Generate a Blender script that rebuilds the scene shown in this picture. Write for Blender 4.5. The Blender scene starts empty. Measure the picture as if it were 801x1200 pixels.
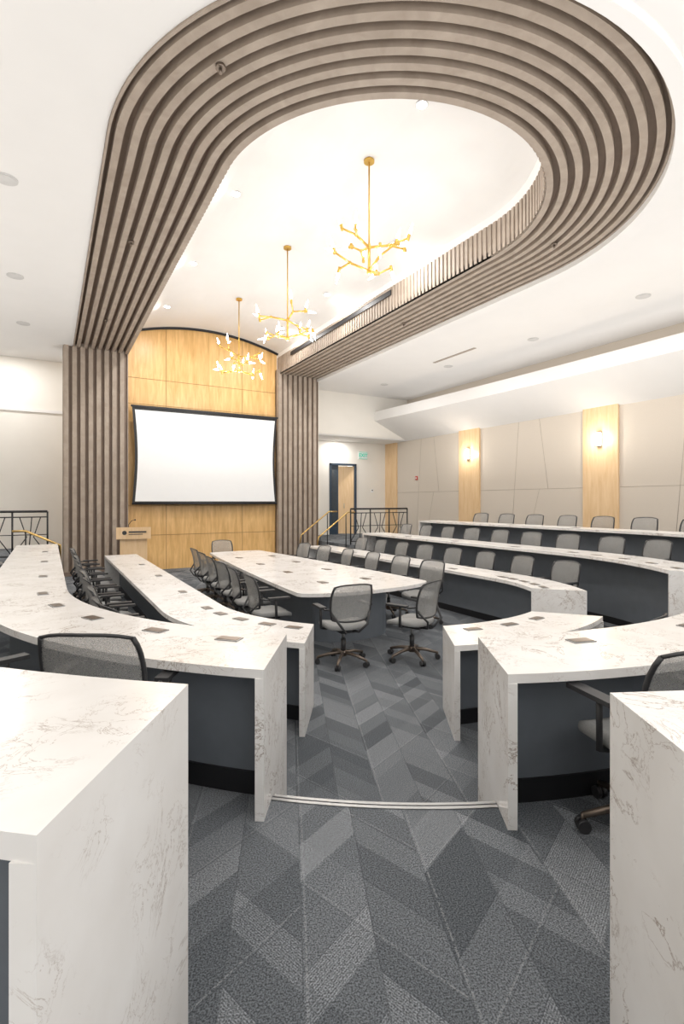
import bpy, math, random
from mathutils import Vector, Matrix
random.seed(7)
sc = bpy.context.scene
sc.view_settings.view_transform = 'Standard'
sc.view_settings.exposure = 0.06

# ------------------------------------------------------------ materials
def new_mat(name):
    m = bpy.data.materials.new(name); m.use_nodes = True
    nt = m.node_tree
    return m, nt, nt.nodes['Principled BSDF']
def mth(nt, op, a, b=None, c=None):
    n = nt.nodes.new('ShaderNodeMath'); n.operation = op
    for i, v in enumerate((a, b, c)):
        if v is None: continue
        if isinstance(v, (int, float)): n.inputs[i].default_value = v
        else: nt.links.new(v, n.inputs[i])
    return n.outputs[0]
def noise(nt, vec, scale, detail=3, dist=0.0, rough=0.5):
    n = nt.nodes.new('ShaderNodeTexNoise')
    n.inputs['Scale'].default_value = scale; n.inputs['Detail'].default_value = detail
    n.inputs['Distortion'].default_value = dist; n.inputs['Roughness'].default_value = rough
    nt.links.new(vec, n.inputs['Vector']); return n.outputs['Fac']
def ramp(nt, fac, stops):
    n = nt.nodes.new('ShaderNodeValToRGB'); nt.links.new(fac, n.inputs[0])
    e = n.color_ramp.elements
    while len(e) < len(stops): e.new(0.5)
    for el, (p, c) in zip(e, stops):
        el.position = p; el.color = (c[0], c[1], c[2], 1)
    return n.outputs[0]
def mixc(nt, mode, fac, a, b):
    n = nt.nodes.new('ShaderNodeMix'); n.data_type = 'RGBA'; n.blend_type = mode
    if isinstance(fac, (int, float)): n.inputs['Factor'].default_value = fac
    else: nt.links.new(fac, n.inputs['Factor'])
    for k, v in ((6, a), (7, b)):
        if isinstance(v, tuple): n.inputs[k].default_value = (v[0], v[1], v[2], 1)
        else: nt.links.new(v, n.inputs[k])
    return n.outputs[2]
def objc(nt, scale=(1, 1, 1), rot=(0, 0, 0)):
    t = nt.nodes.new('ShaderNodeTexCoord'); m = nt.nodes.new('ShaderNodeMapping')
    m.inputs['Scale'].default_value = scale; m.inputs['Rotation'].default_value = rot
    nt.links.new(t.outputs['Object'], m.inputs['Vector']); return m.outputs[0]

def plain(name, col, rough=0.5, metal=0.0, var=0.06, vs=8.0, emis=None, es=0, bump=0.0, alpha=None):
    m, nt, b = new_mat(name)
    v = objc(nt); f = noise(nt, v, vs, 3)
    lo = tuple(c * (1 - var) for c in col); hi = tuple(min(1, c * (1 + var)) for c in col)
    nt.links.new(ramp(nt, f, [(0.3, lo), (0.7, hi)]), b.inputs['Base Color'])
    b.inputs['Roughness'].default_value = rough; b.inputs['Metallic'].default_value = metal
    if alpha is not None: b.inputs['Alpha'].default_value = alpha
    if emis:
        b.inputs['Emission Color'].default_value = (*emis, 1); b.inputs['Emission Strength'].default_value = es
    if bump:
        bn = nt.nodes.new('ShaderNodeBump'); bn.inputs['Strength'].default_value = bump
        nt.links.new(noise(nt, v, 180, 2), bn.inputs['Height']); nt.links.new(bn.outputs[0], b.inputs['Normal'])
    return m

def marble():
    m, nt, b = new_mat('quartz_marble')
    v = objc(nt)
    n1 = noise(nt, v, 2.8, 8, 1.3, 0.66)
    a1 = mth(nt, 'ABSOLUTE', mth(nt, 'SUBTRACT', n1, 0.5))
    c1 = ramp(nt, a1, [(0.0, (0.38, 0.31, 0.27)), (0.004, (0.64, 0.58, 0.54)), (0.012, (1, 1, 1))])
    n2 = noise(nt, v, 7.0, 8, 2.0, 0.62)
    a2 = mth(nt, 'ABSOLUTE', mth(nt, 'SUBTRACT', n2, 0.52))
    c2 = ramp(nt, a2, [(0.0, (0.52, 0.45, 0.41)), (0.006, (0.84, 0.81, 0.79)), (0.014, (1, 1, 1))])
    msk = ramp(nt, noise(nt, v, 2.4, 3), [(0.45, (0, 0, 0)), (0.57, (1, 1, 1))])
    msk2 = ramp(nt, noise(nt, v, 3.6, 3), [(0.48, (0, 0, 0)), (0.60, (1, 1, 1))])
    base = ramp(nt, noise(nt, v, 4.0, 6), [(0.3, (0.78, 0.755, 0.73)), (0.7, (0.86, 0.845, 0.83))])
    r = mixc(nt, 'MULTIPLY', msk, base, c1)
    r = mixc(nt, 'MULTIPLY', msk2, r, c2)
    nt.links.new(r, b.inputs['Base Color'])
    b.inputs['Roughness'].default_value = 0.2
    b.inputs['Specular IOR Level'].default_value = 0.5
    return m

def carpet():
    m, nt, b = new_mat('carpet_planks')
    v = objc(nt, rot=(0, 0, math.radians(24)))
    s = nt.nodes.new('ShaderNodeSeparateXYZ'); nt.links.new(v, s.inputs[0])
    def layer(w, h, k, so, sp):
        u = mth(nt, 'DIVIDE', mth(nt, 'ADD', s.outputs[0], 40 + so), w)
        col = mth(nt, 'FLOOR', u); fu = mth(nt, 'SUBTRACT', u, col)
        par = mth(nt, 'FLOORED_MODULO', col, 2.0); d = mth(nt, 'SUBTRACT', mth(nt, 'MULTIPLY', par, 2.0), 1.0)
        vv = mth(nt, 'ADD', mth(nt, 'DIVIDE', s.outputs[1], h), mth(nt, 'MULTIPLY', mth(nt, 'MULTIPLY', d, fu), k))
        row = mth(nt, 'FLOOR', vv); fv = mth(nt, 'SUBTRACT', vv, row)
        c = nt.nodes.new('ShaderNodeCombineXYZ')
        nt.links.new(col, c.inputs[0]); nt.links.new(row, c.inputs[1])
        c.inputs[2].default_value = so
        if sp:
            split = mth(nt, 'GREATER_THAN', fv, sp); nt.links.new(split, c.inputs[2])
        wn = nt.nodes.new('ShaderNodeTexWhiteNoise'); wn.noise_dimensions = '3D'
        nt.links.new(c.outputs[0], wn.inputs['Vector'])
        e = mth(nt, 'MINIMUM', mth(nt, 'MULTIPLY', fu, w), mth(nt, 'MULTIPLY', fv, h * 0.8))
        return wn.outputs['Value'], e, fv
    r1, e1, f1 = layer(0.26, 0.42, 0.68, 0.0, 0.55)
    r2, e2, f2 = layer(0.52, 0.70, 0.80, 0.0, 0.40)
    t = mth(nt, 'ADD', mth(nt, 'MULTIPLY', r1, 0.6), mth(nt, 'MULTIPLY', r2, 0.4))
    colr = ramp(nt, t, [(0.1, (0.088, 0.097, 0.108)), (0.5, (0.142, 0.153, 0.167)), (0.9, (0.215, 0.228, 0.244))])
    rib = mth(nt, 'SINE', mth(nt, 'MULTIPLY', f1, 210.0))
    ribm = mth(nt, 'MULTIPLY', mth(nt, 'GREATER_THAN', r1, 0.5), 0.22)
    ribv = mth(nt, 'ADD', 1.0, mth(nt, 'MULTIPLY', rib, ribm))
    fine = ramp(nt, noise(nt, v, 160, 2), [(0.36, (0.45, 0.45, 0.45)), (0.64, (1.55, 1.55, 1.55))])
    colr = mixc(nt, 'MULTIPLY', 1.0, colr, fine)
    cc = nt.nodes.new('ShaderNodeCombineXYZ')
    for i in range(3): nt.links.new(ribv, cc.inputs[i])
    colr = mixc(nt, 'MULTIPLY', 1.0, colr, cc.outputs[0])
    seam = mth(nt, 'LESS_THAN', mth(nt, 'MINIMUM', e1, e2), 0.005)
    colr = mixc(nt, 'MIX', mth(nt, 'MULTIPLY', seam, 0.45), colr, (0.06, 0.066, 0.074))
    dots = mth(nt, 'GREATER_THAN', noise(nt, v, 110, 1), 0.5)
    seam2 = mth(nt, 'COMPARE', e2, 0.016, 0.004)
    colr = mixc(nt, 'MIX', mth(nt, 'MULTIPLY', mth(nt, 'MULTIPLY', seam2, dots), 0.4), colr, (0.36, 0.37, 0.38))
    nt.links.new(colr, b.inputs['Base Color'])
    b.inputs['Roughness'].default_value = 0.95
    b.inputs['Specular IOR Level'].default_value = 0.1
    bn = nt.nodes.new('ShaderNodeBump'); bn.inputs['Strength'].default_value = 0.2
    nt.links.new(noise(nt, v, 220, 2), bn.inputs['Height']); nt.links.new(bn.outputs[0], b.inputs['Normal'])
    return m

def wood(name, c1, c2, sc_=(6, 6, 0.7), rough=0.35):
    m, nt, b = new_mat(name)
    v = objc(nt, scale=sc_)
    f = noise(nt, v, 2.0, 6, 0.6, 0.6)
    nt.links.new(ramp(nt, f, [(0.3, c1), (0.7, c2)]), b.inputs['Base Color'])
    b.inputs['Roughness'].default_value = rough
    return m

M = {}
M['marble'] = marble(); M['carpet'] = carpet()
M['maple'] = wood('maple_veneer', (0.62, 0.355, 0.12), (0.86, 0.56, 0.245))
M['maple2'] = wood('pale_maple', (0.70, 0.47, 0.25), (0.82, 0.60, 0.37))
M['taupe'] = wood('taupe_batten', (0.31, 0.25, 0.20), (0.41, 0.34, 0.28), (2, 2, 2), 0.6)
M['taupe_dark'] = plain('taupe_backing', (0.24, 0.18, 0.14), 0.7)
M['white'] = plain('ceiling_paint', (0.80, 0.785, 0.77), 0.9, var=0.01, vs=2)
M['offwhite'] = plain('wall_paint', (0.82, 0.79, 0.735), 0.85, var=0.015, vs=2)
M['beige'] = plain('fabric_panel', (0.62, 0.555, 0.48), 0.9, var=0.03, vs=60, bump=0.1)
M['seam'] = plain('panel_seam', (0.38, 0.33, 0.28), 0.9)
M['woodseam'] = plain('veneer_joint', (0.40, 0.24, 0.10), 0.9)
M['navy'] = plain('slate_blue_laminate', (0.15, 0.168, 0.192), 0.55, var=0.04)
M['black'] = plain('black_trim', (0.012, 0.012, 0.014), 0.5)
M['metal'] = plain('brushed_metal', (0.36, 0.36, 0.36), 0.4, 1.0)
M['brass'] = plain('brass', (0.62, 0.42, 0.16), 0.3, 1.0)
M['gold'] = plain('satin_gold', (0.66, 0.42, 0.10), 0.35, 0.75)
M['chairframe'] = plain('chair_frame_dark', (0.035, 0.035, 0.037), 0.45)
M['chairbase'] = plain('chair_base_bronze', (0.20, 0.16, 0.13), 0.3, 0.7)
M['chairmesh'] = plain('chair_mesh_grey', (0.40, 0.395, 0.38), 0.8, var=0.1, vs=150, alpha=0.45)
M['chairseat'] = plain('chair_seat_fabric', (0.28, 0.28, 0.275), 0.9, var=0.08, vs=120)
M['screen'] = plain('projection_screen', (0.84, 0.85, 0.86), 0.8, var=0.005)
M['bulb'] = plain('opal_bulb', (1, 1, 1), 0.4, emis=(1, 0.98, 0.95), es=18)
M['downlight'] = plain('downlight_glow', (1, 1, 1), 0.4, emis=(1, 0.97, 0.92), es=25)
M['sconce'] = plain('sconce_glow', (1, 1, 1), 0.4, emis=(1, 0.95, 0.86), es=9)
M['speaker'] = plain('speaker_grille', (0.60, 0.59, 0.58), 0.8)
M['green'] = plain('exit_green', (0.01, 0.40, 0.27), 0.5, emis=(0.0, 0.5, 0.32), es=0.5)
M['red'] = plain('alarm_red', (0.5, 0.03, 0.02), 0.4)
M['doorblue'] = plain('door_frame_blue', (0.03, 0.055, 0.09), 0.4)
M['glass'] = plain('dark_glass', (0.05, 0.07, 0.09), 0.1)

# ------------------------------------------------------------ mesh builder
class MB:
    def __init__(s): s.v = []; s.f = []; s.m = []; s.mats = []; s.smooth = []
    def mi(s, key):
        if key not in s.mats: s.mats.append(key)
        return s.mats.index(key)
    def face(s, idx, key, sm=False): s.f.append(idx); s.m.append(s.mi(key)); s.smooth.append(sm)
    def poly(s, pts, key):
        b = len(s.v); s.v += [tuple(p) for p in pts]; s.face(list(range(b, b + len(pts))), key)
    def box(s, c, d, key, R=None, T=None):
        b = len(s.v)
        for z in (-1, 1):
            for y in (-1, 1):
                for x in (-1, 1):
                    p = Vector((x * d[0] / 2, y * d[1] / 2, z * d[2] / 2))
                    if R is not None: p = R @ p
                    p = p + Vector(c); s.v.append(tuple(p))
        for q in ((0, 2, 3, 1), (4, 5, 7, 6), (0, 1, 5, 4), (2, 6, 7, 3), (0, 4, 6, 2), (1, 3, 7, 5)):
            s.face([b + i for i in q], key)
    def bb(s, x0, x1, y0, y1, z0, z1, key):
        s.box(((x0 + x1) / 2, (y0 + y1) / 2, (z0 + z1) / 2), (abs(x1 - x0), abs(y1 - y0), abs(z1 - z0)), key)
    def prism(s, poly, z0, z1, key):
        b = len(s.v); n = len(poly)
        s.v += [(p[0], p[1], z0) for p in poly] + [(p[0], p[1], z1) for p in poly]
        s.face([b + i for i in range(n)][::-1], key); s.face([b + n + i for i in range(n)], key)
        for i in range(n):
            j = (i + 1) % n; s.face([b + i, b + j, b + n + j, b + n + i], key)
    def sweep(s, inner, outer, z0, z1, key):
        b = len(s.v); n = len(inner)
        for a, o in zip(inner, outer):
            s.v += [(a[0], a[1], z0), (o[0], o[1], z0), (o[0], o[1], z1), (a[0], a[1], z1)]
        for i in range(n - 1):
            p = b + 4 * i; q = p + 4
            for k in range(4):
                k2 = (k + 1) % 4; s.face([p + k, p + k2, q + k2, q + k], key)
        s.face([b, b + 3, b + 2, b + 1], key)
        e = b + 4 * (n - 1); s.face([e, e + 1, e + 2, e + 3], key)
    def ribbon(s, a, za, c, zc, key):
        b = len(s.v); n = len(a)
        for p, q in zip(a, c): s.v += [(p[0], p[1], za), (q[0], q[1], zc)]
        for i in range(n - 1): s.face([b + 2 * i, b + 2 * i + 1, b + 2 * i + 3, b + 2 * i + 2], key)
    def tube(s, pts, r, key, n=8, r2=None):
        pts = [Vector(p) for p in pts]; b = len(s.v); L = len(pts)
        up = None
        for i, p in enumerate(pts):
            t = (pts[min(i + 1, L - 1)] - pts[max(i - 1, 0)]).normalized()
            if up is None:
                up = Vector((0, 0, 1)) if abs(t.z) < 0.9 else Vector((1, 0, 0))
            sx = t.cross(up)
            if sx.length < 1e-4: sx = t.cross(Vector((0.3, 1, 0)))
            sx.normalize(); sy = sx.cross(t).normalized(); up = sy
            rr = r if r2 is None else r + (r2 - r) * i / (L - 1)
            for k in range(n):
                a = 2 * math.pi * k / n
                s.v.append(tuple(p + sx * math.cos(a) * rr + sy * math.sin(a) * rr))
        for i in range(L - 1):
            for k in range(n):
                k2 = (k + 1) % n
                s.face([b + i * n + k, b + i * n + k2, b + (i + 1) * n + k2, b + (i + 1) * n + k], key, True)
        s.face([b + k for k in range(n)][::-1], key); s.face([b + (L - 1) * n + k for k in range(n)], key)
    def ball(s, c, r, key, n=8):
        c = Vector(c); b = len(s.v); m = n // 2 + 1
        for i in range(m + 1):
            t = math.pi * i / m
            for k in range(n):
                a = 2 * math.pi * k / n
                s.v.append(tuple(c + Vector((math.sin(t) * math.cos(a), math.sin(t) * math.sin(a), math.cos(t))) * r))
        for i in range(m):
            for k in range(n):
                k2 = (k + 1) % n
                s.face([b + i * n + k, b + (i + 1) * n + k, b + (i + 1) * n + k2, b + i * n + k2], key, True)
    def mesh(s, name):
        me = bpy.data.meshes.new(name); me.from_pydata(s.v, [], s.f)
        for k in s.mats: me.materials.append(M[k])
        me.polygons.foreach_set('material_index', s.m); me.polygons.foreach_set('use_smooth', s.smooth)
        me.update(); me.validate(); return me
    def obj(s, name, loc=(0, 0, 0), rz=0, bevel=0):
        o = bpy.data.objects.new(name, s.mesh(name)); o.location = loc; o.rotation_euler = (0, 0, rz)
        sc.collection.objects.link(o)
        if bevel:
            m = o.modifiers.new('bev', 'BEVEL'); m.width = bevel; m.segments = 2; m.limit_method = 'ANGLE'
        return o

# ------------------------------------------------------------ layout
CX, CY = 3.65, 5.5
XW0, XW1, YB, YF = -4.4, 12.0, -3.6, 17.4
def P(R, phi, cx=CX, cy=CY): return (cx + R * math.sin(phi), cy - R * math.cos(phi))
def upath(R, yend, cx=CX, cy=CY, n=48):
    pts = [(cx - R, yend), (cx - R, cy)]
    pts += [P(R, -math.pi / 2 + math.pi * i / n, cx, cy) for i in range(1, n)]
    pts += [(cx + R, cy), (cx + R, yend)]
    return pts
def rectpath(yend, cx, cy, R, n=48):
    pts = [(XW0, yend), (XW0, cy)]
    for i in range(1, n):
        a = -math.pi / 2 + math.pi * i / n; dx, dy = math.sin(a), -math.cos(a)
        t = 1e9
        if dx > 1e-6: t = min(t, (XW1 - cx) / dx)
        if dx < -1e-6: t = min(t, (XW0 - cx) / dx)
        if dy < -1e-6: t = min(t, (YB - cy) / dy)
        pts.append((cx + dx * t, cy + dy * t))
    pts += [(XW1, cy), (XW1, yend)]
    return pts

phL, hL = math.radians(-33), 0.585
phR, hR = math.radians(40), 0.75
def sect(which, R, yend, n=28, ins=0.0):
    oL = math.asin((hL + ins) / R); oR = math.asin((hR + ins) / R)
    pts = []
    if which == 'L':
        pts = [(CX - R, yend), (CX - R, CY)]
        a0, a1 = -math.pi / 2, phL - oL
        pts += [P(R, a0 + (a1 - a0) * i / n) for i in range(1, n + 1)]
    elif which == 'M':
        a0, a1 = phL + oL, phR - oR
        pts = [P(R, a0 + (a1 - a0) * i / n) for i in range(n + 1)]
    else:
        a0, a1 = phR + oR, math.pi / 2
        pts = [P(R, a0 + (a1 - a0) * i / n) for i in range(n + 1)] + [(CX + R, yend)]
    return pts

# ------------------------------------------------------------ floor
TE1, TE2 = 3.95, 5.65
fl = MB()
fl.poly([(XW0, YB, 0), (XW1, YB, 0), (XW1, YF, 0), (XW0, YF, 0)], 'carpet')
p1 = upath(TE1, 12.8); p2 = upath(TE2, 12.8); rp = rectpath(12.8, CX, CY, TE2)
fl.ribbon(p1, 0.0, p1, 0.3, 'carpet'); fl.ribbon(p1, 0.3, p2, 0.3, 'carpet')
fl.ribbon(p2, 0.3, p2, 0.6, 'carpet'); fl.ribbon(p2, 0.6, rp, 0.6, 'carpet')
for sx in (-1, 1):
    x1, x2 = CX + sx * TE1, CX + sx * TE2
    fl.poly([(x1, 12.8, 0), (x2, 12.8, 0), (x2, 12.8, .3), (x1, 12.8, .3)], 'carpet')
fl.bb(7.6, XW1, 12.8, YF, 0, 0.6, 'carpet'); fl.bb(XW0, -0.3, 12.8, YF, 0, 0.6, 'carpet')
for ph, h in ((phL, hL), (phR, hR)):
    for te, z in ((TE1, 0.15), (TE2, 0.45)):
        o = math.asin((h - 0.0) / te)
        a = [P(te - 0.26, ph - o + 2 * o * i / 12) for i in range(13)]; c = [P(te, ph - o + 2 * o * i / 12) for i in range(13)]
        fl.sweep(a, c, z - 0.15, z, 'carpet')
fl.bb(7.3, 7.6, 12.9, 14.2, 0, 0.4, 'carpet'); fl.bb(7.0, 7.3, 12.9, 14.2, 0, 0.2, 'carpet')
fl.bb(-0.3, 0.0, 12.9, 14.2, 0, 0.4, 'carpet'); fl.bb(0, 0.3, 12.9, 14.2, 0, 0.2, 'carpet')
fl.obj('floor')
k = 0
for ph, h in ((phL, hL), (phR, hR)):
    for te, z in ((TE1, 0.3), (TE2, 0.6)):
        nz = MB(); o = math.asin(h / te) * 0.985
        for r0, r1, zz in ((te - 0.008, te + 0.014, 0.006), (te + 0.022, te + 0.044, 0.005)):
            nz.sweep([P(r0, ph - o + 2 * o * i / 16) for i in range(17)], [P(r1, ph - o + 2 * o * i / 16) for i in range(17)], z - (0.03 if r0 < te else 0), z + zz, 'metal')
        k += 1; nz.obj('trim_%d' % k)

# ------------------------------------------------------------ counters
def counter(which, Rin, Rout, ztop, zout, zin, Rt, yend, Rp):
    c = MB(); T = 0.045; I = T + .003
    i_, o_ = sect(which, Rin, yend), sect(which, Rout, yend)
    c.sweep(i_, o_, ztop - T, ztop, 'marble')
    ye = yend - I
    c.sweep(sect(which, Rp, ye, ins=I), sect(which, Rp + 0.06, ye, ins=I), zin + 0.0, ztop - T, 'navy')
    c.sweep(sect(which, Rp + 0.06, ye, ins=I), sect(which, Rp + 0.075, ye, ins=I), zout, zout + 0.12, 'black')
    c.sweep(sect(which, Rp - 0.012, ye, ins=I), sect(which, Rp, ye, ins=I), zin, zin + 0.1, 'black')
    def endpanel(pi, po, nxt):
        t = (Vector(nxt) - Vector(pi)); t = Vector((t.x, t.y))
        d = (Vector(po) - Vector(pi)); d2 = Vector((-d.y, d.x)).normalized()
        if d2.dot(t) < 0: d2 = -d2
        pi, po = Vector(pi), Vector(po)
        f = (Rt - Rin) / (Rout - Rin); pm = pi.lerp(po, f); w = d2 * T
        zz = ztop - T
        if zin < zout - 0.01:
            prof = [(pi, zin), (pm, zin), (pm, zout), (po, zout), (po, zz), (pi, zz)]
            bq = len(c.v)
            c.v += [(p.x, p.y, z) for p, z in prof] + [(p.x + w.x, p.y + w.y, z) for p, z in prof]
            c.face([bq + q for q in range(6)], 'marble'); c.face([bq + 6 + q for q in range(6)][::-1], 'marble')
            for q in range(6):
                q2 = (q + 1) % 6; c.face([bq + q, bq + q2, bq + 6 + q2, bq + 6 + q], 'marble')
        else:
            c.prism([pi, po, po + w, pi + w], zout, zz, 'marble')
    endpanel(i_[0], o_[0], i_[1]); endpanel(i_[-1], o_[-1], i_[-2])
    n = len(i_)
    ids = [3, 9, 15, 21, 26] if which != 'M' else [5, 13, 21]
    if Rin > 5: ids = [5, 11] if which != 'M' else [12, 20]
    def pb(x, y, ang):
        R = Matrix.Rotation(ang, 3, 'Z')
        c.box((x, y, ztop + 0.003), (0.15, 0.085, 0.006), 'metal', R); c.box((x, y, ztop + 0.0065), (0.13, 0.065, 0.003), 'chairbase', R)
    for j in ids:
        if j >= n: continue
        x, y = (i_[j][0] * .7 + o_[j][0] * .3), (i_[j][1] * .7 + o_[j][1] * .3)
        pb(x, y, math.atan2(y - CY, x - CX) + math.pi / 2)
    if which != 'M':
        sx = -1 if which == 'L' else 1
        y = CY + 1.0
        while y < yend - 0.5:
            pb(CX + sx * (Rin * .7 + Rout * .3), y, math.pi / 2); y += 1.6
    return c.obj('marble_counter')
for w in 'LMR':
    counter(w, 2.02, 2.64, 0.74, 0.0, 0.0, 3, 11.7, 2.30)
    counter(w, 3.50, 4.17, 1.04, 0.3, 0.0, TE1, 11.4, TE1 - 0.06)
    counter(w, 5.20, 5.86, 1.34, 0.6, 0.3, TE2, 11.2, TE2 - 0.06)

# central conference table
ct = MB(); y0, y1 = 5.42, 11.3
def hw(t): return 1.0 - 0.42 * t ** 1.4
def outline(s, ins):
    L = []; Rr = []
    for i in range(25):
        t = i / 24; y = y0 + 0.32 + ins + (y1 - y0 - 0.42 - 2 * ins) * t; w = (hw(t) - ins) * s
        L.append((CX - w, y)); Rr.append((CX + w, y))
    near = [(CX + (hw(0) - ins) * s * math.cos(a), y0 + 0.32 + ins - 0.3 * math.sin(a)) for a in [math.pi * j / 14 for j in range(1, 14)]]
    far = [(CX - (hw(1) - ins) * s * math.cos(a), y1 - 0.1 - ins + 0.1 * math.sin(a)) for a in [math.pi * j / 8 for j in range(1, 8)]]
    return Rr[::-1] + near + L + far
ct.prism(outline(1, 0), 0.695, 0.74, 'marble')
ct.prism(outline(1, 0.42), 0.0, 0.695, 'navy')
for y in (6.3, 7.5, 8.7, 9.9):
    ct.box((CX - 0.35, y, 0.743), (0.10, 0.18, 0.006), 'chairbase'); ct.box((CX + 0.35, y, 0.743), (0.10, 0.18, 0.006), 'chairbase')
ct.obj('conference_table')

# ------------------------------------------------------------ chair
def build_chair():
    c = MB()
    for k in range(5):
        a = 2 * math.pi * k / 5 + math.pi / 2
        dx, dy = math.cos(a), math.sin(a)
        c.tube([(dx * .03, dy * .03, .125), (dx * .16, dy * .16, .112), (dx * .30, dy * .30, .075)], .024, 'chairbase', 8, .015)
        px, py = dx * .30, dy * .30
        c.tube([(px, py, .085), (px, py, .045)], .010, 'chairbase', 6)
        tx, ty = -dy, dx
        c.tube([(px - tx * .028, py - ty * .028, .031), (px - tx * .006, py - ty * .006, .031)], .030, 'chairframe', 12)
        c.tube([(px + tx * .006, py + ty * .006, .031), (px + tx * .028, py + ty * .028, .031)], .030, 'chairframe', 12)
    c.tube([(0, 0, .085), (0, 0, .15)], .042, 'chairbase', 12)
    c.tube([(0, 0, .14), (0, 0, .28)], .028, 'chairframe', 12); c.tube([(0, 0, .27), (0, 0, .39)], .018, 'metal', 12)
    c.box((0, -.02, .40), (.18, .26, .045), 'chairframe')
    def ring(w, d, z, n=28):
        out = []
        for i in range(n):
            a = 2 * math.pi * i / n; ca, sa = math.cos(a), math.sin(a)
            x = w * math.copysign(abs(ca) ** .55, ca); y = d * math.copysign(abs(sa) ** .55, sa)
            zz = z - (0.03 * max(0, (y / d)) ** 4) + 0.012 * (x / w) ** 2
            out.append((x, y + .02, zz))
        return out
    rs = [(.20, .19, .415, 'chairframe'), (.245, .235, .425, 'chairframe'), (.25, .24, .445, 'chairseat'), (.245, .235, .468, 'chairseat'), (.21, .20, .478, 'chairseat')]
    b = len(c.v); n = 28
    for w, d, z, kk in rs: c.v += ring(w, d, z)
    for j in range(len(rs) - 1):
        for i in range(n):
            i2 = (i + 1) % n; c.face([b + j * n + i, b + j * n + i2, b + (j + 1) * n + i2, b + (j + 1) * n + i], rs[j + 1][3], True)
    c.face([b + i for i in range(n)][::-1], 'chairframe'); c.face([b + (len(rs) - 1) * n + i for i in range(n)], 'chairseat')
    def bp(u, v, off=0):
        hwid = .225 + .025 * math.sin(v * math.pi * .8) - .02 * v ** 3
        x = u * hwid; z = .53 + .42 * v - .025 * (abs(u) ** 3) * (1 if v > .5 else -1) * (abs(v - .5) * 2) ** 3
        y = -.25 - .075 * v + .05 * u * u - .025 * math.sin(v * math.pi) * -1 + off
        return (x, y, z)
    nu, nv = 10, 10
    for off, flip in ((0.006, False), (-0.006, True)):
        b = len(c.v)
        for j in range(nv + 1):
            for i in range(nu + 1): c.v.append(bp(-1 + 2 * i / nu, j / nv, off))
        for j in range(nv):
            for i in range(nu):
                q = [b + j * (nu + 1) + i, b + j * (nu + 1) + i + 1, b + (j + 1) * (nu + 1) + i + 1, b + (j + 1) * (nu + 1) + i]
                c.face(q[::-1] if flip else q, 'chairmesh', True)
    per = [bp(-1 + 2 * i / 8, 0) for i in range(9)] + [bp(1, j / 8) for j in range(1, 9)] + [bp(1 - 2 * i / 8, 1) for i in range(1, 9)] + [bp(-1, 1 - j / 8) for j in range(1, 9)]
    c.tube(per[8:17], .013, 'chairframe', 6); c.tube(per[24:33], .013, 'chairframe', 6)
    c.tube(per[0:9], .012, 'chairframe', 6); c.tube(per[16:25], .009, 'chairframe', 6)
    for s in (-1, 1):
        c.tube([(s * .05, -.10, .395), (s * .08, -.25, .41), (s * .16, -.30, .50), bp(s * .98, .22)], .014, 'chairframe', 6)
        c.tube([(s * .20, .02, .41), (s * .275, .0, .43), (s * .285, -.01, .56), (s * .285, -.01, .655)], .016, 'chairframe', 6)
        c.tube([bp(s * .98, .33), (s * .28, -.14, .66), (s * .285, .02, .665)], .012, 'chairframe', 6)
        c.box((s * .285, .03, .672), (.07, .27, .022), 'chairframe')
    return c.mesh('office_chair')
chair_me = build_chair()
def chair(x, y, z, ang):
    o = bpy.data.objects.new('office_chair', chair_me); o.location = (x, y, z); o.rotation_euler = (0, 0, ang - math.pi / 2)
    sc.collection.objects.link(o); return o
def jit(a=6): return math.radians(random.uniform(-a, a))
def ring_chair(R, phi_deg, z, extra=0):
    ph = math.radians(phi_deg); x, y = P(R, ph)
    chair(x, y, z, math.atan2(CY - y, CX - x) + extra + jit(4))
y = 5.3
while y < 11.4: chair(CX - 2.97, y, 0, jit()); y += .74
y = 5.1
while y < 11.6: chair(CX + 2.97, y, 0, math.pi + jit()); y += .84
for a in (-80, -63): ring_chair(2.97, a, 0)
for a in (-8, 10): ring_chair(2.97, a, 0)
y = 5.9
while y < 11.2: chair(CX - 4.6, y, .3, jit()); y += .85
y = 5.4
while y < 11.3: chair(CX + 4.58, y, .3, math.pi + jit()); y += .84
ring_chair(4.5, -79, .3); ring_chair(4.42, -65.5, .3)
chair(0.30, 2.90, .3, math.radians(58))
chair(2.45, 1.38, .3, math.radians(76))
ring_chair(4.55, 6, .3)
ring_chair(4.60, 66, .3); ring_chair(4.60, 79, .3)
y = 4.9
while y < 11.0: chair(CX + 6.3, y, .6, math.pi + jit()); y += .88
ring_chair(6.3, 74, .6)
for y in (6.15, 6.95, 7.75, 8.55, 9.35, 10.15):
    t = (y - y0) / (y1 - y0); chair(CX - hw(t) - .22, y, 0, jit(8)); chair(CX + hw(t) + .28, y, 0, math.pi + jit(8))
chair(2.95, 5.12, 0, math.radians(84)); chair(3.74, 4.86, 0, math.radians(112))
chair(CX - .1, y1 + .35, 0, -math.pi / 2)

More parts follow.
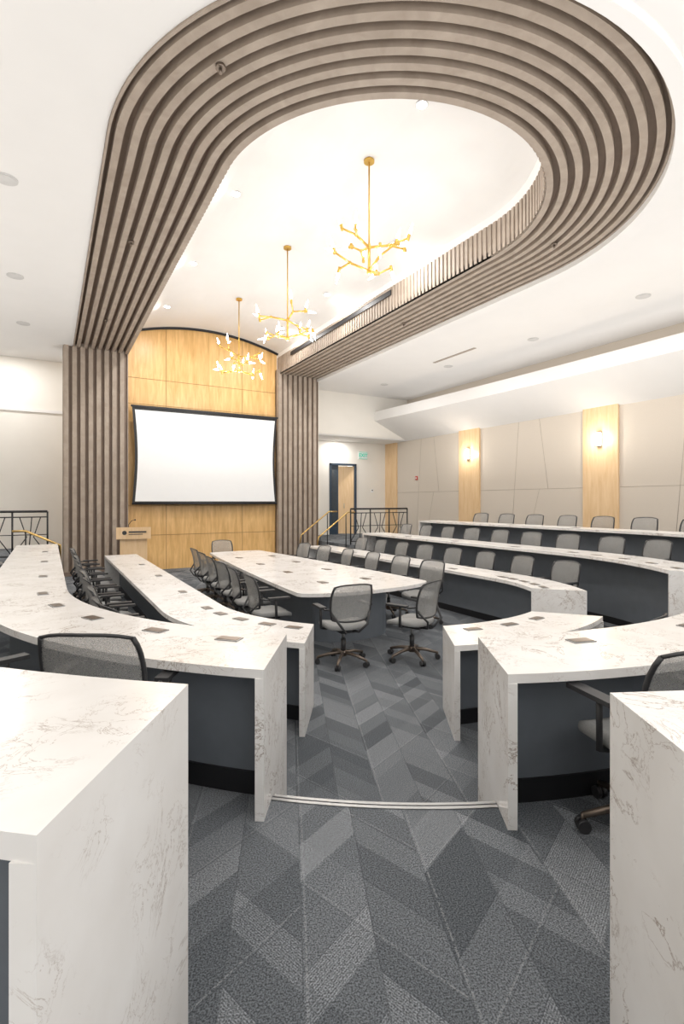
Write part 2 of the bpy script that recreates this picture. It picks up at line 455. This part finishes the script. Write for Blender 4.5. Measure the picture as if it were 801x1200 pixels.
# ------------------------------------------------------------ ceiling
QX, QY, ZS = 3.97, 5.90, 5.75
RI, RO = 2.15, 3.44
ZC = ZS + .02
ce = MB()
up = upath(RO, YF, QX, QY, 64); rr = rectpath(YF, QX, QY, RO, 64)
ce.ribbon(up, ZC, rr, ZC, 'white'); ce.ribbon(up, ZC, up, 6.1, 'white')
lo = upath(RO + .12, 14.7, QX + .13, QY, 64); li = upath(RO, 14.7, QX, QY, 64)
ce.sweep(li[26:], lo[26:], ZC - .10, ZC, 'white')
ce.obj('ceiling')
fn = MB(); nf = 8; pitch = (RO - RI) / nf
fn.ribbon(upath(RI, 14.7, QX, QY, 64), 5.86, upath(RO, 14.7, QX, QY, 64), 5.86, 'taupe_dark')
for i in range(nf):
    r0 = RI + pitch * i; r1 = r0 + pitch * .50
    fn.sweep(upath(r0, 14.7, QX, QY, 64), upath(r1, 14.7, QX, QY, 64), ZS, 5.86, 'taupe')
fn.sweep(upath(RO - .03, 14.7, QX, QY, 64), upath(RO - .003, 14.7, QX, QY, 64), ZS, 5.86, 'taupe')
fn.ribbon(upath(RI, 14.7, QX, QY, 64), ZS, upath(RI, 14.7, QX, QY, 64), 6.28, 'taupe')
full = upath(RI - .012, 14.6, QX, QY, 120)
acc = 0.0
for (a, b) in zip(full[:-1], full[1:]):
    a, b = Vector(a), Vector(b); L = (b - a).length; d = (b - a).normalized()
    while acc <= L:
        p = a + d * acc; fn.box((p.x, p.y, 6.03), (.06, .018, .50), 'taupe', Matrix.Rotation(math.atan2(d.y, d.x), 3, 'Z')); acc += .105
    acc -= L
fn.obj('ceiling_batten_canopy')
vt = MB(); NX = 24
def vz(x): return 6.42 + .36 * (1 - ((x - QX) / RI) ** 2)
vt.ribbon(upath(RI + .0, 14.7, QX, QY, 64), 6.28, upath(RI + .0, 14.7, QX, QY, 64), 6.9, 'white')
for i in range(NX):
    xa = QX - RI - .05 + (2 * RI + .1) * i / NX; xb = QX - RI - .05 + (2 * RI + .1) * (i + 1) / NX
    bidx = len(vt.v); vt.v += [(xa, 3.65, vz(xa)), (xb, 3.65, vz(xb)), (xb, 14.72, vz(xb)), (xa, 14.72, vz(xa))]; vt.face([bidx, bidx + 1, bidx + 2, bidx + 3], 'white', True)
vt.obj('ceiling_vault')
gr = MB()
gr.bb(QX + RI - .05, QX + RI - .03, 8.6, 13.6, 6.10, 6.20, 'black')
gr.bb(QX + RI - .06, QX + RI - .03, 8.6, 13.6, 6.20, 6.22, 'taupe'); gr.obj('air_vent_grille')
tr = MB(); tr.tube([(QX - RI + 2 * RI * i / 24, 14.66, vz(QX - RI + 2 * RI * i / 24) - .03) for i in range(25)], .035, 'black', 6); tr.obj('trim_arch')  # black tube stands in for the shadow in the gap along the arch

# bulkhead shelf on right
bk = MB(); pts = []
N = 24
for i in range(N + 1):
    y = YB + (15.9 - YB) * i / N; t = (y - 6.0) / 10.0
    pts.append((10.85 - .35 * t * t, y))
b0 = len(bk.v)
for x, y in pts: bk.v += [(x, y, 4.86), (x, y, 5.2), (XW1, y, 5.2), (XW1, y, 4.2)]
for i in range(N):
    for kx in range(4):
        k2 = (kx + 1) % 4; bk.face([b0 + 4 * i + kx, b0 + 4 * i + k2, b0 + 4 * i + 4 + k2, b0 + 4 * i + 4 + kx], 'white')
bk.obj('ceiling_bulkhead')

def disc(name, x, y, z, r, key, ring='speaker'):
    d = MB(); d.tube([(0, 0, 0), (0, 0, -.012)], r, ring, 24); d.tube([(0, 0, -.012), (0, 0, -.018)], r * .86, key, 24); d.obj(name, (x, y, z))
for x, y in ((-.45, 4.4), (-.45, 7.4), (-.5, 10.5), (-.48, 13.2), (9.8, 5.6), (10.1, 8.4), (10.0, 11.3), (9.7, 14.1)): disc('ceiling_speaker', x, y, ZC, .13, 'speaker')
def lamp_area(name, loc, energy, size, rot=(0, 0, 0), col=(1, .975, .94), size_y=None):
    l = bpy.data.lights.new(name, 'AREA'); l.energy = energy; l.size = size; l.color = col
    if size_y: l.shape = 'RECTANGLE'; l.size_y = size_y
    else: l.shape = 'DISK'
    o = bpy.data.objects.new(name, l); o.location = loc; o.rotation_euler = rot; sc.collection.objects.link(o); return o
for x, y in ((4.0, 5.0), (2.5, 7.65), (5.5, 7.65), (2.5, 10.3), (5.5, 10.3), (2.5, 12.9), (5.5, 12.9)):
    disc('recessed_downlight', x, y, vz(x) - .005, .07, 'downlight')
    lamp_area('downlight_lamp', (x, y, vz(x) - .04), 36, .12)
for x, y in ((8.8, 4.2), (8.8, 7.0), (8.8, 9.8), (8.8, 13.2)):
    lamp_area('downlight_lamp', (x, y, ZC - .02), 38, .10)  # added fill row without fixtures, brightens the right wall side
for x, y in ((-1.6, 6.0), (-1.6, 9.0), (-1.6, 12.0), (1.2, .4), (4.2, -.6)):
    lamp_area('downlight_lamp', (x, y, ZC - .02), 20, .12)  # added fill over the left side and behind the camera, no fixtures
for x, y in ((1.33, 4.5), (1.07, 8.2), (6.6, 5.1), (1.07, 12.0), (6.7, 9.0)):
    sp = MB(); sp.tube([(0, 0, 0), (0, 0, -.03)], .045, 'chairbase', 12); sp.tube([(0, 0, -.03), (0, 0, -.07)], .015, 'chairbase', 8); sp.obj('fire_sprinkler', (x, y, ZS - .002))
ld = MB(); ld.bb(9.35, 9.43, 9.6, 11.2, ZC - .015, ZC, 'seam'); ld.obj('slot_diffuser')

UP = (math.pi, 0, 0)
lamp_area('cove_light', (11.4, 6.0, 5.26), 20, .5, UP, size_y=19)
lamp_area('uplight_lamp', (-2.3, 6.0, 2.5), 180, 3, UP, size_y=16)  # added upward fills from here on, unseen from below, brighten ceiling and slats
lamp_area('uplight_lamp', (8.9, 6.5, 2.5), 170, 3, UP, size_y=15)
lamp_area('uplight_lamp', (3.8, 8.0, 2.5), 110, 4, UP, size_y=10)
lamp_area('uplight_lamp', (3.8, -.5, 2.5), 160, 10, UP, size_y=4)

# ------------------------------------------------------------ front feature wall
fw = MB(); fw.bb(1.70, 6.10, 14.70, 14.85, 0, 6.9, 'maple')
for x in (2.82, 5.0):
    fw.bb(x - .007, x + .007, 14.694, 14.70, 0, 6.75, 'woodseam')
for z in (.95, 1.75, 4.5, 5.2):
    fw.bb(1.75, 6.05, 14.694, 14.70, z - .007, z + .007, 'woodseam')
fw.obj('wall_front')
def column(x0, x1):
    c = MB(); c.bb(x0, x1, 14.55, 15.1, 0, 5.9, 'taupe_dark')
    n = 8; p = (x1 - x0) / n
    for i in range(n):
        c.bb(x0 + p * i, x0 + p * (i + .56), 14.46, 14.56, 0.0, 5.9, 'taupe')
    for j in range(3):
        for xs in ((x0 - .02, x0), (x1, x1 + .02)):
            c.bb(xs[0], xs[1], 14.5 + j * .2, 14.6 + j * .2, 0, 5.9, 'taupe')
    c.bb(x0 - .005, x1 + .005, 14.44, 14.56, 0, .1, 'taupe_dark')
    c.obj('batten_column')
column(.33, 1.80); column(6.07, 7.42)
ww = MB(); ww.bb(.33, 7.45, 14.86, 15.0, 5.7, 6.95, 'offwhite'); ww.obj('wall_front_upper')

ps = MB(); X0, X1, Z0, Z1, Y_ = 1.90, 5.98, 1.80, 4.36, 14.40
def scr(inset, pin):
    L = []
    for i in range(13):
        t = i / 12; L.append((X0 + inset + pin * math.sin(math.pi * t), Z0 + inset + (Z1 - Z0 - 2 * inset) * t))
    Rg = [(X0 + X1 - a, z) for a, z in L]
    return L, Rg
L, Rg = scr(0, .07)
for i in range(12):
    ps.poly([(L[i][0], Y_, L[i][1]), (Rg[i][0], Y_, Rg[i][1]), (Rg[i + 1][0], Y_, Rg[i + 1][1]), (L[i + 1][0], Y_, L[i + 1][1])], 'black')
L, Rg = scr(.07, .07)
for i in range(12):
    ps.poly([(L[i][0], Y_ - .008, L[i][1]), (Rg[i][0], Y_ - .008, Rg[i][1]), (Rg[i + 1][0], Y_ - .008, Rg[i + 1][1]), (L[i + 1][0], Y_ - .008, L[i + 1][1])], 'screen')
ps.bb(X0 - .03, X1 + .03, Y_ - .03, Y_ + .02, Z1, Z1 + .05, 'black')
ps.tube([(X0, Y_, Z0 + .01), (X1, Y_, Z0 + .01)], .03, 'black', 8)
for x in (X0 + .3, X1 - .3): ps.bb(x - .03, x + .03, Y_ + .005, 14.69, 4.1, 4.2, 'black')
ps.obj('projection_screen')

# ------------------------------------------------------------ walls
w = MB(); w.bb(XW1, XW1 + .15, YB, YF + .15, 0, 5.9, 'beige')
pil = [-1.0, 3.3, 7.9, 12.5, 17.0]
for a, b in zip(pil[1:-1], pil[2:]):
    y0_, y1_ = a + .48, b - .48; L_ = y1_ - y0_
    segs = [((0, .45), (1, .45)), ((.30, .45), (.38, 1)), ((.66, 0), (.58, 1)), ((.38, .45), (.5, 0))]
    for (u0, v0), (u1, v1) in segs:
        p0 = Vector((XW1 - .001, y0_ + L_ * u0, .6 + 3.6 * v0)); p1_ = Vector((XW1 - .001, y0_ + L_ * u1, .6 + 3.6 * v1))
        w.tube([p0, p1_], .005, 'seam', 4)
w.obj('wall_right')
for i, yy in enumerate(pil[1:]):
    t_ = MB(); t_.bb(XW1 - .06, XW1, yy - .47, yy + .47, .6, 4.3, 'maple2'); t_.obj('trim_%d' % (10 + i))
    if i == 3: continue
    s_ = MB(); s_.bb(-.03, 0, -.06, .06, -.18, .18, 'metal'); s_.bb(-.10, -.03, -.05, .05, -.16, .16, 'sconce'); s_.bb(-.105, -.02, -.055, .055, .16, .175, 'brass'); s_.bb(-.105, -.02, -.055, .055, -.175, -.16, 'brass')
    s_.obj('wall_sconce', (XW1 - .06, yy, 3.42))
    pl = bpy.data.lights.new('sconce_lamp', 'POINT'); pl.energy = 18; pl.color = (1, .93, .82); pl.shadow_soft_size = .08
    po = bpy.data.objects.new('sconce_lamp', pl); po.location = (XW1 - .36, yy, 3.42); sc.collection.objects.link(po)
w = MB(); w.bb(XW0 - .15, XW0, YB, YF + .15, 0, 5.9, 'offwhite'); w.obj('wall_left')
w = MB(); w.bb(XW0, .9, 16.4, 16.55, 0, 5.9, 'offwhite'); w.bb(XW0, .9, 16.36, 16.4, 4.32, 4.40, 'white'); w.obj('wall_front_left')
lamp_area('downlight_lamp', (-.9, 15.3, ZC - .02), 40, .12)
w = MB(); w.bb(7.4, XW1, 15.9, 16.05, 4.2, 5.9, 'offwhite'); w.bb(7.3, 7.45, 14.7, 17.4, 0, 5.9, 'offwhite'); w.bb(7.4, XW1, 15.9, YF, 4.2, 4.25, 'white')
DX0, DX1, DZ = 9.35, 10.55, 3.35
w.bb(7.4, DX0, YF - .1, YF + .05, 0, 4.3, 'offwhite'); w.bb(DX1, XW1, YF - .1, YF + .05, 0, 4.3, 'offwhite'); w.bb(DX0, DX1, YF - .1, YF + .05, DZ, 4.3, 'offwhite')
w.bb(DX0 - .6, DX1 + .6, YF + 1.6, YF + 1.7, 0, 4.3, 'offwhite'); w.bb(DX0 - .6, DX1 + .6, YF, YF + 1.7, .55, .6, 'carpet')
w.obj('wall_front_right')
lamp_area('downlight_lamp', (9.6, 16.8, 4.18), 26, .3)
d = MB()
d.bb(DX0, DX0 + .07, YF - .14, YF + .06, .6, DZ, 'doorblue'); d.bb(DX1 - .07, DX1, YF - .14, YF + .06, .6, DZ, 'doorblue'); d.bb(DX0, DX1, YF - .14, YF + .06, DZ - .07, DZ, 'doorblue')
d.bb(DX0 + .07, DX0 + .42, YF - .05, YF - .01, .6, DZ - .07, 'doorblue'); d.bb(DX0 + .13, DX0 + .36, YF - .06, YF - .05, .9, DZ - .25, 'glass')
R_ = Matrix.Rotation(math.radians(-35), 3, 'Z')
d.box((DX1 - .32, YF + .14, 1.93), (.62, .045, 2.66), 'maple2', R_); d.tube([(DX1 - .5, YF - .02, 1.6), (DX1 - .5, YF - .02, 1.8)], .012, 'metal', 6)
d.obj('door_1')
e = MB(); e.bb(-.2, .2, -.03, 0, -.14, .14, 'screen'); e.bb(-.2, .2, -.034, -.03, -.14, -.125, 'green'); e.bb(-.2, .2, -.034, -.03, .125, .14, 'green'); eo = e.obj('exit_sign', (10.86, YF - .1, 3.70))
tc = bpy.data.curves.new('EXIT', 'FONT'); tc.body = 'EXIT'; tc.size = .2; tc.align_x = 'CENTER'; tc.align_y = 'CENTER'; tc.extrude = .003; tc.offset = .004; tc.materials.append(M['green'])
to = bpy.data.objects.new('exit_lettering', tc); to.rotation_euler = (math.pi / 2, 0, 0); to.location = (0, -.036, 0); sc.collection.objects.link(to); to.parent = eo
th = MB(); th.bb(-.05, .05, -.02, 0, -.07, .07, 'screen'); th.bb(-.03, .03, -.025, -.02, 0, .04, 'chairframe'); th.obj('thermostat', (11.3, YF - .1, 2.3))
fa = MB(); fa.bb(-.03, 0, -.06, .06, -.07, .07, 'red'); fa.bb(-.04, -.03, -.03, .03, -.03, .03, 'white'); fa.obj('fire_alarm', (XW1, 15.3, 2.75))

# ------------------------------------------------------------ railings
def railing(p0, p1, zf, name='guard_railing', h=1.05):
    r = MB(); p0, p1 = Vector((*p0, 0)), Vector((*p1, 0)); L = (p1 - p0).length; n = max(2, round(L / .62))
    def q(t, z): v = p0.lerp(p1, t); return (v.x, v.y, zf + z)
    r.tube([q(0, h), q(1, h)], .025, 'black', 8); r.tube([q(0, h - .12), q(1, h - .12)], .014, 'black', 6); r.tube([q(0, .1), q(1, .1)], .016, 'black', 6)
    for i in range(n + 1): r.tube([q(i / n, 0), q(i / n, h)], .02, 'black', 6)
    for i in range(n):
        a, b = i / n, (i + 1) / n; m = (a + b) / 2
        r.tube([q(a, .1), q(a + (m - a) * .8, .5), q(a + (m - a) * .4, h - .12)], .012, 'black', 6)
        r.tube([q(b, .1), q(b - (b - m) * .8, .5), q(b - (b - m) * .4, h - .12)], .012, 'black', 6)
        r.tube([q(m - .03 / L, .1), q(m + .03 / L, h - .12)], .012, 'black', 6)
        r.tube([q(a, .55), q(b, .55)], .010, 'black', 6)
    r.obj(name)
railing((7.65, 12.85), (9.7, 12.85), .6); railing((-2.6, 12.85), (-.02, 12.85), .6)
def handrail(pts, posts):
    r = MB(); r.tube(pts, .022, 'brass', 8)
    for (x, y, z0, z1) in posts: r.tube([(x, y, z0), (x, y, z1)], .015, 'black', 6)
    r.obj('stair_handrail')
handrail([(6.6, 12.95, .55), (6.65, 12.95, .85), (7.6, 12.95, 1.55), (7.85, 12.95, 1.55)], [(6.7, 12.95, 0, .88), (7.55, 12.95, .4, 1.5)])
handrail([(6.6, 14.1, .55), (6.65, 14.1, .85), (7.6, 14.1, 1.55), (7.9, 14.1, 1.55)], [(6.7, 14.1, 0, .88), (7.55, 14.1, .4, 1.5)])
handrail([(.2, 11.6, .55), (.2, 11.55, 1.0), (-.38, 11.5, 1.3), (-.6, 11.5, 1.3)], [(.18, 11.56, 0, .98), (-.38, 11.5, .3, 1.3)])

# ------------------------------------------------------------ lectern
lc = MB()
lc.prism([(-.30, -.2), (.30, -.2), (.27, .2), (-.27, .2)], 0, 1.02, 'maple2')
b = len(lc.v); lc.v += [(-.38, -.28, .98), (.38, -.28, .98), (.38, .28, .98), (-.38, .28, .98), (-.38, -.28, 1.26), (.38, -.28, 1.26), (.38, .28, 1.12), (-.38, .28, 1.12)]
for q_ in ((0, 3, 2, 1), (4, 5, 6, 7), (0, 1, 5, 4), (1, 2, 6, 5), (2, 3, 7, 6), (3, 0, 4, 7)): lc.face([b + i for i in q_], 'maple2')
lc.tube([(-.20, -.288, 1.13), (-.20, -.282, 1.13)], .05, 'chairframe', 16); lc.bb(-.11, .28, -.29, -.281, 1.13, 1.165, 'chairframe'); lc.bb(-.11, .2, -.29, -.281, 1.085, 1.10, 'chairframe')
lc.tube([(-.1, .15, 1.13), (-.12, .12, 1.3), (-.05, .05, 1.4), (.02, .1, 1.42)], .008, 'black', 6); lc.ball((.03, .11, 1.42), .02, 'black')
lc.obj('lectern', (1.78, 13.2, 0), math.radians(-8))

# ------------------------------------------------------------ chandeliers
def chandelier(x, y, hub, seed):
    rnd = random.Random(seed); c = MB(); zc = vz(x)
    c.tube([(0, 0, zc - .005), (0, 0, zc - .04)], .075, 'gold', 20); c.tube([(0, 0, zc - .04), (0, 0, hub)], .012, 'gold', 8)
    c.tube([(0, 0, hub + .05), (0, 0, hub - .36)], .020, 'gold', 8); c.ball((0, 0, hub), .036, 'gold', 10); c.ball((0, 0, hub - .36), .036, 'gold', 10)
    def bulb(p, d):
        p = Vector(p); d = Vector(d).normalized()
        c.tube([p - d * .03, p + d * .06], .022, 'gold', 8); c.tube([p + d * .06, p + d * .10], .022, 'bulb', 8); c.tube([p + d * .10, p + d * .15, p + d * .21], .022, 'bulb', 8, .004)
    a0 = rnd.random() * 6
    for lev, zz, n in ((0, hub, 3), (1, hub - .34, 3)):
        for k in range(n):
            a = a0 + lev * 1.05 + 2 * math.pi * k / n + rnd.uniform(-.2, .2)
            l1 = rnd.uniform(.24, .32); el = rnd.uniform(-.1, .5) if lev == 0 else rnd.uniform(-.2, .5)
            j = Vector((math.cos(a) * l1, math.sin(a) * l1, zz + math.sin(el) * l1))
            c.tube([(0, 0, zz), j], .018, 'gold', 8); c.ball(j, .027, 'gold')
            for s_ in (-1, 1):
                a2 = a + s_ * rnd.uniform(.35, .75); l2 = rnd.uniform(.2, .30); e2 = rnd.uniform(-.25, .6)
                j2 = j + Vector((math.cos(a2) * math.cos(e2), math.sin(a2) * math.cos(e2), math.sin(e2))) * l2
                c.tube([j, j2], .014, 'gold', 8); c.ball(j2, .023, 'gold')
                bulb(j2, (math.cos(a2) * .3, math.sin(a2) * .3, 1.0 if s_ == 1 else rnd.choice((-1.0, 1.0))))
                if s_ == 1: bulb(j2, (math.cos(a2 + .5 * s_), math.sin(a2 + .5 * s_), -.15))
    c.obj('branch_chandelier', (x, y, 0))
    pl = bpy.data.lights.new('chandelier_lamp', 'POINT'); pl.energy = 35; pl.color = (1, .96, .90); pl.shadow_soft_size = .1
    po = bpy.data.objects.new('chandelier_lamp', pl); po.location = (x, y, hub - .6); sc.collection.objects.link(po)
chandelier(4.0, 6.2, 5.52, 3); chandelier(4.0, 9.1, 5.36, 11); chandelier(4.0, 12.0, 5.38, 23)

# ------------------------------------------------------------ world & camera
wd = bpy.data.worlds.new('World'); sc.world = wd; wd.use_nodes = True
bg = wd.node_tree.nodes['Background']; bg.inputs[0].default_value = (1, .985, .96, 1); bg.inputs[1].default_value = 1.8
cam = bpy.data.cameras.new('camera'); cam.lens = 18; cam.sensor_width = 36; cam.sensor_fit = 'AUTO'; cam.shift_y = -.01; cam.clip_start = .05
co = bpy.data.objects.new('camera', cam); co.location = (0, 0, 1.86); co.rotation_euler = (math.pi / 2, 0, math.radians(-29.8))
sc.collection.objects.link(co); sc.camera = co
